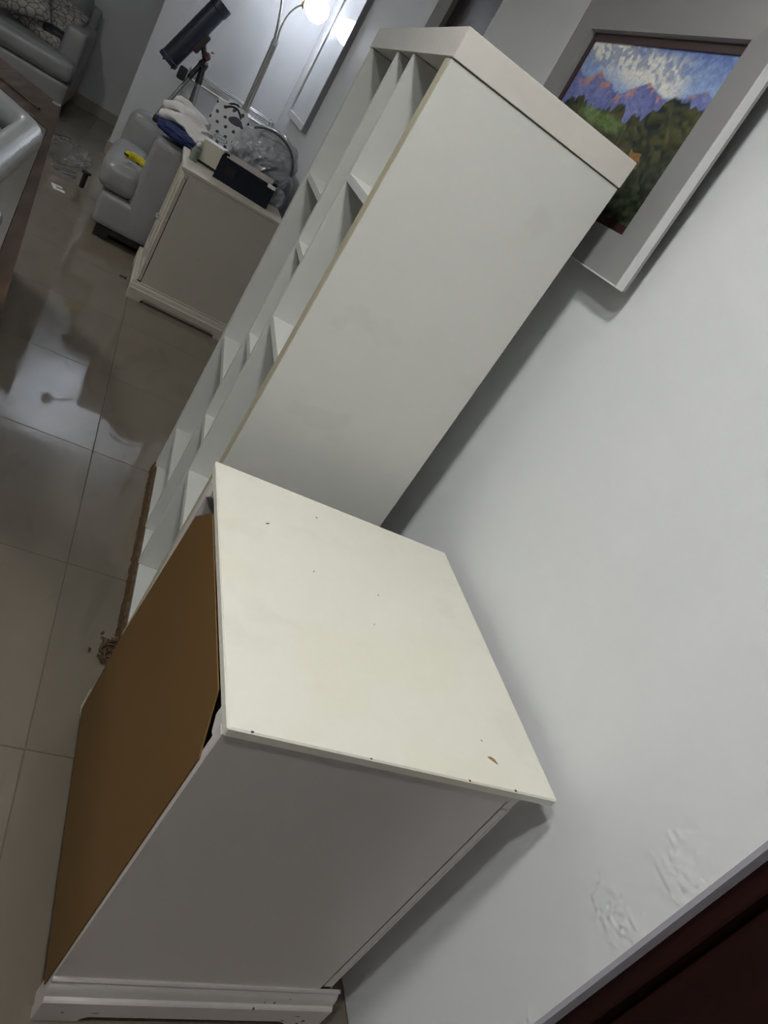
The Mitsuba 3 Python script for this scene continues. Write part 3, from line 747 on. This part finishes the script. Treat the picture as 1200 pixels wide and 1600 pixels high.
put('telescope__accessory_pouch', moved(soft(0.030, 0.018, 0.045, 0.015), place(-0.795, 6.22, 0.865)), 'm_black', True)

# ------------------------------------------------------------------ chrome rack behind
tag('metal_rack', 'low chrome and white metal rack along the foot of the lit back wall', 'rack')
rx0, rx1, ry0, ry1, rz = -0.745, -0.055, 6.50, 6.70, 0.895
for x in (rx0, rx1):
    for y in (ry0, ry1):
        put('metal_rack__post', rod((x, y, 0.0), (x, y, rz + 0.01), 0.009, 10), 'm_chrome', 40)
for z in (rz, rz - 0.055, 0.55, 0.22):
    for y in (ry0, ry1):
        put('metal_rack__rail', rod((rx0, y, z), (rx1, y, z), 0.006, 10), 'm_chrome', 40)
    for x in (rx0, rx1):
        put('metal_rack__rail', rod((x, ry0, z), (x, ry1, z), 0.006, 10), 'm_chrome', 40)
for i in range(5):
    y = ry0 + 0.02 + i * 0.035
    put('metal_rack__slat', bx(rx0, rx1, y, y + 0.014, rz - 0.058, rz - 0.052, 0.001), 'm_chrome')
put('metal_rack__white_bar', bx(rx0 + 0.01, -0.42, ry0 + 0.010, ry0 + 0.016, rz - 0.046, rz - 0.010, 0.001), 'm_white')
put('metal_rack__white_bar', bx(rx0 + 0.008, rx0 + 0.06, ry0 + 0.012, ry0 + 0.018, 0.22, rz - 0.07, 0.001), 'm_white')
for i in range(10):
    x = rx1 - 0.02 - i * 0.030
    put('metal_rack__picket', rod((x, ry0, rz - 0.055), (x, ry0, rz), 0.0035, 6), 'm_chrome', 40)
put('metal_rack__shelf', bx(rx0 + 0.01, rx1 - 0.01, ry0 + 0.01, ry1 - 0.01, 0.548, 0.552, 0.001), 'm_white')

# ------------------------------------------------------------------ floor lamp
tag('floor_lamp', 'chrome floor lamp with slim curved necks and a glowing white globe', 'floor lamp')
bp = np.array([-0.302, 6.28])
put('floor_lamp__base', moved(lathe([(0, 0), (0.14, 0), (0.14, 0.012), (0.03, 0.025), (0, 0.026)], 36), place(bp[0], bp[1], 0)), 'm_lamp_metal', 30)
put('floor_lamp__pole', rod((bp[0], bp[1], 0.02), (bp[0] - 0.022, bp[1], 1.39), 0.015, 14), 'm_lamp_metal', 40)
put('floor_lamp__pole', rod((bp[0] + 0.030, bp[1] - 0.01, 0.02), (bp[0] + 0.000, bp[1] - 0.01, 1.385), 0.008, 12), 'm_lamp_metal', 40)
put('floor_lamp__collar', moved(lathe([(0, 0), (0.024, 0), (0.024, 0.04), (0, 0.04)], 20), place(bp[0] - 0.016, bp[1], 1.36)), 'm_chrome', 30)
put('floor_lamp__neck', tube(spline([(-0.327, 6.28, 1.39), (-0.352, 6.28, 1.50), (-0.395, 6.28, 1.64), (-0.48, 6.27, 1.80), (-0.62, 6.24, 1.93), (-0.78, 6.20, 1.97)], 6), 0.009, 10), 'm_lamp_metal', 40)
put('floor_lamp__neck', tube(spline([(-0.305, 6.27, 1.385), (-0.322, 6.27, 1.47), (-0.318, 6.27, 1.565), (-0.292, 6.26, 1.640), (-0.255, 6.25, 1.690)], 6), 0.0065, 10), 'm_lamp_metal', 40)
put('floor_lamp__cap', moved(lathe([(0, 0), (0.030, 0), (0.030, 0.008), (0.012, 0.02), (0, 0.022)], 20), along((-0.246, 6.25, 1.692), (-0.30, 6.27, 1.68))), 'm_brass', 30)
scene['floor_lamp__globe'] = mikit.ply(moved(trimesh.creation.icosphere(3, 0.085), place(-0.158, 6.23, 1.715)), 'm_shade', smooth=True, emitter={'type': 'area', 'radiance': {'type': 'rgb', 'value': list(GLOBE)}})
labels['floor_lamp__globe'] = {'label': 'glowing white glass globe'}
put('floor_lamp__shade', moved(lathe([(0.008, 0), (0.028, 0.014), (0.046, 0.05), (0.050, 0.10), (0.047, 0.10), (0.042, 0.052), (0.025, 0.020), (0.0, 0.006), (0.0, 0.0)], 28), along((-0.79, 6.195, 1.965), (-0.76, 6.42, 2.10))), 'm_shade', 30)
scene['floor_lamp__bulb'] = mikit.ply(moved(trimesh.creation.icosphere(2, 0.028), place(-0.782, 6.252, 2.000)), 'm_shade', smooth=True, emitter={'type': 'area', 'radiance': {'type': 'rgb', 'value': [42.0 * g for g in GLOBE]}})

# ------------------------------------------------------------------ things on the far cabinet
ZC = 0.690
def boxed(key, part, w, d, h, t, M, mat):
    """An open box: floor and four walls as one mesh."""
    m = cat(bx(-w / 2, w / 2, -d / 2, d / 2, 0, t, 0.0005), bx(-w / 2, w / 2, -d / 2, -d / 2 + t, 0, h, 0.0005), bx(-w / 2, w / 2, d / 2 - t, d / 2, 0, h, 0.0005),
            bx(-w / 2, -w / 2 + t, -d / 2, d / 2, 0, h, 0.0005), bx(w / 2 - t, w / 2, -d / 2, d / 2, 0, h, 0.0005))
    return put(f'{key}__{part}', moved(m, M), mat)
M = place(-0.370, 4.060, ZC, -0.17)
tag('shoe_box', 'open dark navy box holding papers, near the edge of the cream cabinet', 'box')
boxed('shoe_box', 'carton', 0.295, 0.15, 0.115, 0.003, M, 'm_shoe_box')
put('shoe_box__printed_square', moved(bx(-0.105, -0.055, -0.0756, -0.0749, 0.040, 0.085, 0.0001), M), 'm_box_print')
put('shoe_box__white_tab', moved(bx(0.105, 0.148, -0.078, -0.0745, 0.100, 0.118, 0.0005), M), 'm_white')
for i in range(3):
    k = put('paper_sheet', moved(bx(-0.115, 0.115, -0.0005, 0.0005, 0.004, 0.118 + 0.008 * i, 0.0002), M @ place(-0.012 + 0.01 * i, -0.045 + 0.022 * i, 0, 0.04 * i)), 'm_paper')
    tag(k, ['pinkish sheet of paper standing in the navy box, nearest its front wall', 'pinkish sheet of paper standing in the navy box, second from its front wall', 'pinkish sheet of paper standing in the navy box, third from its front wall'][i], 'paper', 'papers in the navy box')
M = place(-0.552, 4.215, ZC, -0.30)
tag('cream_box', 'small cream carton standing left of the navy box on the cabinet', 'box')
put('cream_box__carton', moved(bx(-0.055, 0.055, -0.045, 0.045, 0.012, 0.112, 0.001), M), 'm_cream_box')
put('cream_box__dark_base', moved(bx(-0.056, 0.056, -0.046, 0.046, 0.0, 0.0125, 0.001), M), 'm_black')
put('cream_box__lid', moved(bx(-0.056, 0.056, -0.046, 0.046, 0.112, 0.118, 0.001), M), 'm_white')
for i, (x, y, h) in enumerate(((-0.622, 4.13, 0.075), (-0.615, 4.19, 0.085))):
    x -= 0.012
    k = 'glass_bottle' if i == 0 else 'glass_bottle_001'
    put(k + '__bottle', moved(lathe([(0, 0), (0.019, 0), (0.021, 0.004), (0.021, h * 0.7), (0.010, h * 0.85), (0.010, h), (0, h)], 24), place(x, y, ZC)), 'm_green_liquid', 30)
    put(k + '__cap', moved(lathe([(0, 0), (0.012, 0), (0.012, 0.014), (0, 0.015)], 20), place(x, y, ZC + h)), 'm_white', 30)
    tag(k, ['small greenish bottle with a white cap at the front left of the cabinet top', 'small greenish bottle with a white cap right behind the other'][i], 'bottle')
m = blob(0.05, 0.035, 0.018, 0.5, 3.0, 3, 3, flat=-0.012)
put('red_cloth', moved(m, place(-0.600, 4.345, ZC + 0.0125)), 'm_red_cloth', True)
tag('red_cloth', 'crumpled dull red cloth behind the bottles on the cabinet', 'cloth')
# the large grey plastic bag behind the navy box
m = blob(0.185, 0.15, 0.165, 0.26, 1.7, 2, 5, flat=-0.130, ridge=0.30)
k0 = put('plastic_bag__bag', moved(m, euler(0, -14, 10, -0.305, 4.305, ZC + 0.165)), 'm_plastic', True)
mb = scene[k0]
tag('plastic_bag', 'large bulging grey plastic bag behind the navy box', 'bag')
arc = [(-0.325 + 0.19 * math.cos(t) * 0.92, 4.215 - 0.02 * math.sin(t), ZC + 0.15 + 0.17 * math.sin(t)) for t in np.linspace(0.15, 2.2, 14)]
put('plastic_bag__strap', tube(spline(arc, 3), 0.006, 8), 'm_plastic_band', True)
put('plastic_bag__knot', moved(blob(0.05, 0.045, 0.05, 0.5, 2.5, 6, 4, flat=-0.04), place(-0.178, 4.22, ZC + 0.042)), 'm_plastic', True)

# ------------------------------------------------------------------ things on the armchair
m = blob(0.135, 0.16, 0.040, 0.4, 2.6, 4, 4, flat=-0.022, ridge=0.4)
put('blue_garment', moved(m, euler(0, 5, 0, -0.70, 4.605, 0.694)), 'm_blue_cloth', True)
tag('blue_garment', 'crumpled dark blue garment on the arm of the armchair under the white clothes', 'garment')
def cloth_fold(key, path, wid, th, seed, label):
    """A folded, rolled piece of white cloth along a path."""
    p = spline(path, 8)
    r = th * (0.8 + 0.5 * meshkit.noise(p * 16 + seed))
    m = tube(p, r, 18)
    side = np.array([0.55, 0.83, 0])
    ctr = p[np.repeat(np.arange(len(p)), 18)]
    off = m.vertices[:len(ctr)] - ctr
    off = off + np.outer(off @ side, side) * (wid / th - 1)
    m.vertices[:len(ctr)] = ctr + off
    m.vertices += (meshkit.fbm(m.vertices * [14, 30, 30] + seed, 3, seed)[:, None] - 0.5) * [0.012, 0.03, 0.03]
    k = put(key, m, 'm_white_cloth', True)
    tag(k, label, 'clothing', 'white clothes on the armchair')
cloth_fold('folded_clothes', [(-0.82, 4.70, 0.740), (-0.74, 4.69, 0.765), (-0.66, 4.66, 0.752), (-0.57, 4.60, 0.718)], 0.085, 0.030, 1, 'white folded garment lowest in the pile on the armchair')
cloth_fold('folded_clothes', [(-0.83, 4.75, 0.785), (-0.76, 4.75, 0.812), (-0.67, 4.73, 0.797), (-0.585, 4.69, 0.757)], 0.070, 0.024, 2, 'white folded garment in the middle of the pile on the armchair')
cloth_fold('folded_clothes', [(-0.79, 4.80, 0.838), (-0.73, 4.80, 0.840), (-0.66, 4.79, 0.815), (-0.60, 4.76, 0.785)], 0.050, 0.020, 3, 'white folded garment topmost in the pile on the armchair')
put('black_item', moved(soft(0.028, 0.03, 0.018, 0.012, n=8), place(-0.842, 4.66, 0.705)), 'm_black', True)
tag('black_item', 'small black thing at the left end of the white clothes', 'thing')
m = tube(spline([(-0.925, 4.58, 0.468), (-0.885, 4.60, 0.474), (-0.84, 4.60, 0.470), (-0.800, 4.585, 0.462)], 6), [0.010] + [0.022] * 17 + [0.018], 12)
m.vertices += (meshkit.fbm(m.vertices * 40, 3, 2)[:, None] - 0.5) * 0.012
put('yellow_packet', m, 'm_yellow', True)
tag('yellow_packet', 'bright yellow packet with black print on the armchair seat', 'packet')
# the polka-dot gift bag
M = euler(-6, 4, -8, -0.515, 4.98, 0.466)
tag('gift_bag', 'white gift bag with black polka dots standing on the armchair seat', 'gift bag')
w, h, dd = 0.098, 0.485, 0.045
gx, gz = np.meshgrid(np.linspace(-1, 1, 16), np.linspace(0, 1, 20), indexing='ij')
V, UV, F = [], [], []
for s in (-1, 1):
    base = len(V)
    for a, t in zip(gx.ravel(), gz.ravel()):
        bulge = s * dd * (1 - 0.55 * t ** 2) * (1 - 0.08 * a * a)
        V.append([a * w * (1 + 0.10 * t), bulge, t * h - 0.02 * (t > 0.9) * (a * a - 0.5) + 0.012 * math.sin(3.2 * a) * t ** 4])
        UV.append([0.5 + a / 2, t])
    for i in range(15):
        for j in range(19):
            q = base + i * 20 + j
            t3 = [[q, q + 20, q + 21], [q, q + 21, q + 1]]
            F += t3 if s < 0 else [x[::-1] for x in t3]
nn = 16 * 20
for j in range(19):
    F += [[j, j + 1, nn + j + 1], [j, nn + j + 1, nn + j]]
    q = 15 * 20 + j
    F += [[q, nn + q, nn + q + 1], [q, nn + q + 1, q + 1]]
put('gift_bag__bag', moved(trimesh.Trimesh(np.array(V), np.array(F), process=False), M), 'm_dots', True, uv=np.array(UV))
for s in (-1, 1):
    pth = [(a * 0.055, s * dd * 0.5, h - 0.015 - 0.0 + 0.035 * (1 - a * a) - (0.02 if s < 0 else 0)) for a in np.linspace(-1, 1, 9)]
    put('gift_bag__handle', moved(tube(pth, 0.006, 8), M), 'm_black', True)

# ------------------------------------------------------------------ the wooden table at the left edge
tag('dining_table', 'glossy brown wooden table with a cut corner at the left edge of the photo', 'table')
out = Polygon([(-0.980, 1.22), (-1.170, 3.235), (-1.56, 3.60), (-2.05, 3.55), (-2.30, 3.28), (-2.15, 1.55), (-1.95, 1.38), (-1.25, 1.42)])
inn = Polygon([(-1.032, 1.45), (-1.143, 2.74), (-1.42, 3.00), (-2.06, 3.00), (-1.93, 1.55), (-1.25, 1.52)])
put('dining_table__top_frame', extrude(out.difference(inn), 'z', 0.718, 0.750), 'm_table_wood')
k = put('dining_table__glass_panel', extrude(inn.buffer(-0.0015), 'z', 0.722, 0.748), 'm_table_glass')
labels[k] = {'label': 'grey glass panel let into the wooden top'}
ap = out.buffer(-0.0015)
put('dining_table__apron', extrude(ap.difference(ap.buffer(-0.03)), 'z', 0.668, 0.7182), 'm_table_wood')
u = np.array([-0.72, 0.69, 0]) / np.linalg.norm([0.72, 0.69])
for c0, r in ((np.array([-1.205, 2.955, 0.7505]), 0.006), (np.array([-1.193, 2.80, 0.7495]), 0.004)):
    put('dining_table__moulding', rod(c0 + u * 0.0, c0 + u * 0.42, r, 10), 'm_table_wood', 50)
put('dining_table__corner_cap', bx(-1.200, -1.172, 3.205, 3.235, 0.7485, 0.754, 0.0015), 'm_chrome')
put('dining_table__pedestal', moved(lathe([(0, 0), (0.30, 0), (0.28, 0.04), (0.09, 0.09), (0.07, 0.40), (0.12, 0.64), (0.20, 0.722), (0, 0.722)], 36), place(-1.62, 2.15, 0)), 'm_table_wood', 30)
put('placemat', bx(-1.46, -1.20, 2.38, 2.62, 0.7485, 0.752, 0.001), 'm_placemat')
tag('placemat', 'tan mat on the table seen inside the bend of the silver tube', 'placemat')

# silver tube frame in front of the table
tag('tube_railing', 'silver metal tube railing with a rounded corner at the left edge', 'railing')
P0 = np.array([-1.0, 0.972, 1.092])
far = P0 + np.array([-0.22, 0.17, 0.02])
put('tube_railing__top_rail', tube(fillet([P0 + [0.0, -1.10, 0], P0, far], 0.018, 8), 0.0165, 24), 'm_silver', 50)
lo = np.array([0, 0, -0.105])
put('tube_railing__lower_rail', tube(fillet([P0 + lo + [0.0, -1.10, 0], P0 + lo + [-0.006, 0.01, 0], far + lo], 0.022, 6), 0.0115, 18), 'm_silver', 50)
for q in (P0 + [0.0, -1.06, 0], far + [0.03, -0.026, 0]):
    put('tube_railing__post', rod((q[0], q[1], 0.0), (q[0], q[1], P0[2]), 0.018, 16), 'm_silver', 50)

# ------------------------------------------------------------------ bits lying on the floor
m = blob(0.14, 0.30, 0.06, 0.6, 2.6, 8, 4, flat=-0.03, ridge=0.4)
put('clear_bag', moved(m, place(-1.27, 5.98, 0.031)), 'm_clear_bag', True)
tag('clear_bag', 'crumpled clear plastic bag of fittings on the floor beside the table', 'bag')
for i, (x, y, a, l) in enumerate(((-1.235, 5.55, 0.5, 0.16), (-1.205, 5.44, 0.9, 0.15), (-1.23, 5.36, 0.2, 0.13))):
    m = cat(bx(-l / 2, l / 2, -0.022, 0.022, 0, 0.003, 0.0008), bx(-l / 2, l / 2, -0.022, -0.018, 0, 0.028, 0.0008))
    k = put('metal_bracket', moved(m, place(x, y, 0.0005, a)), 'm_hardware')
    tag(k, ['grey metal bracket on the tiles, nearest the clear bag of the three', 'grey metal bracket on the tiles, middle one of the three by the clear bag', 'grey metal bracket on the tiles, nearest the white plastic bracket'][i], 'bracket', 'metal brackets on the floor')
k = put('white_bracket', moved(cat(bx(-0.035, 0.035, -0.05, -0.015, 0, 0.006, 0.001), bx(-0.035, -0.012, -0.015, 0.05, 0, 0.006, 0.001), bx(-0.012, 0.03, 0.02, 0.05, 0, 0.006, 0.001)), place(-1.195, 5.06, 0.0005, 0.3)), 'm_white')
tag(k, 'small white plastic bracket on the floor in front of the clear bag', 'bracket')
k = put('black_peg', moved(lathe([(0, 0), (0.014, 0), (0.016, 0.01), (0.016, 0.088), (0.030, 0.094), (0.030, 0.104), (0, 0.105)], 24), place(-1.094, 5.37, 0.0005)), 'm_black', 30)
tag(k, 'black flanged peg standing upright on the tiles by the brackets', 'peg')
k = put('black_screw', moved(cat(rod((-0.016, 0, 0.004), (0.016, 0.004, 0.004), 0.003, 8), moved(lathe([(0, 0), (0.006, 0), (0.006, 0.004), (0, 0.004)], 10), along((0.015, 0, 0.006), (0.03, 0, 0.006)))), place(-0.715, 4.05, 0.001)), 'm_black', 30)
tag(k, 'small black screw on the floor by the front of the cream cabinet', 'screw')
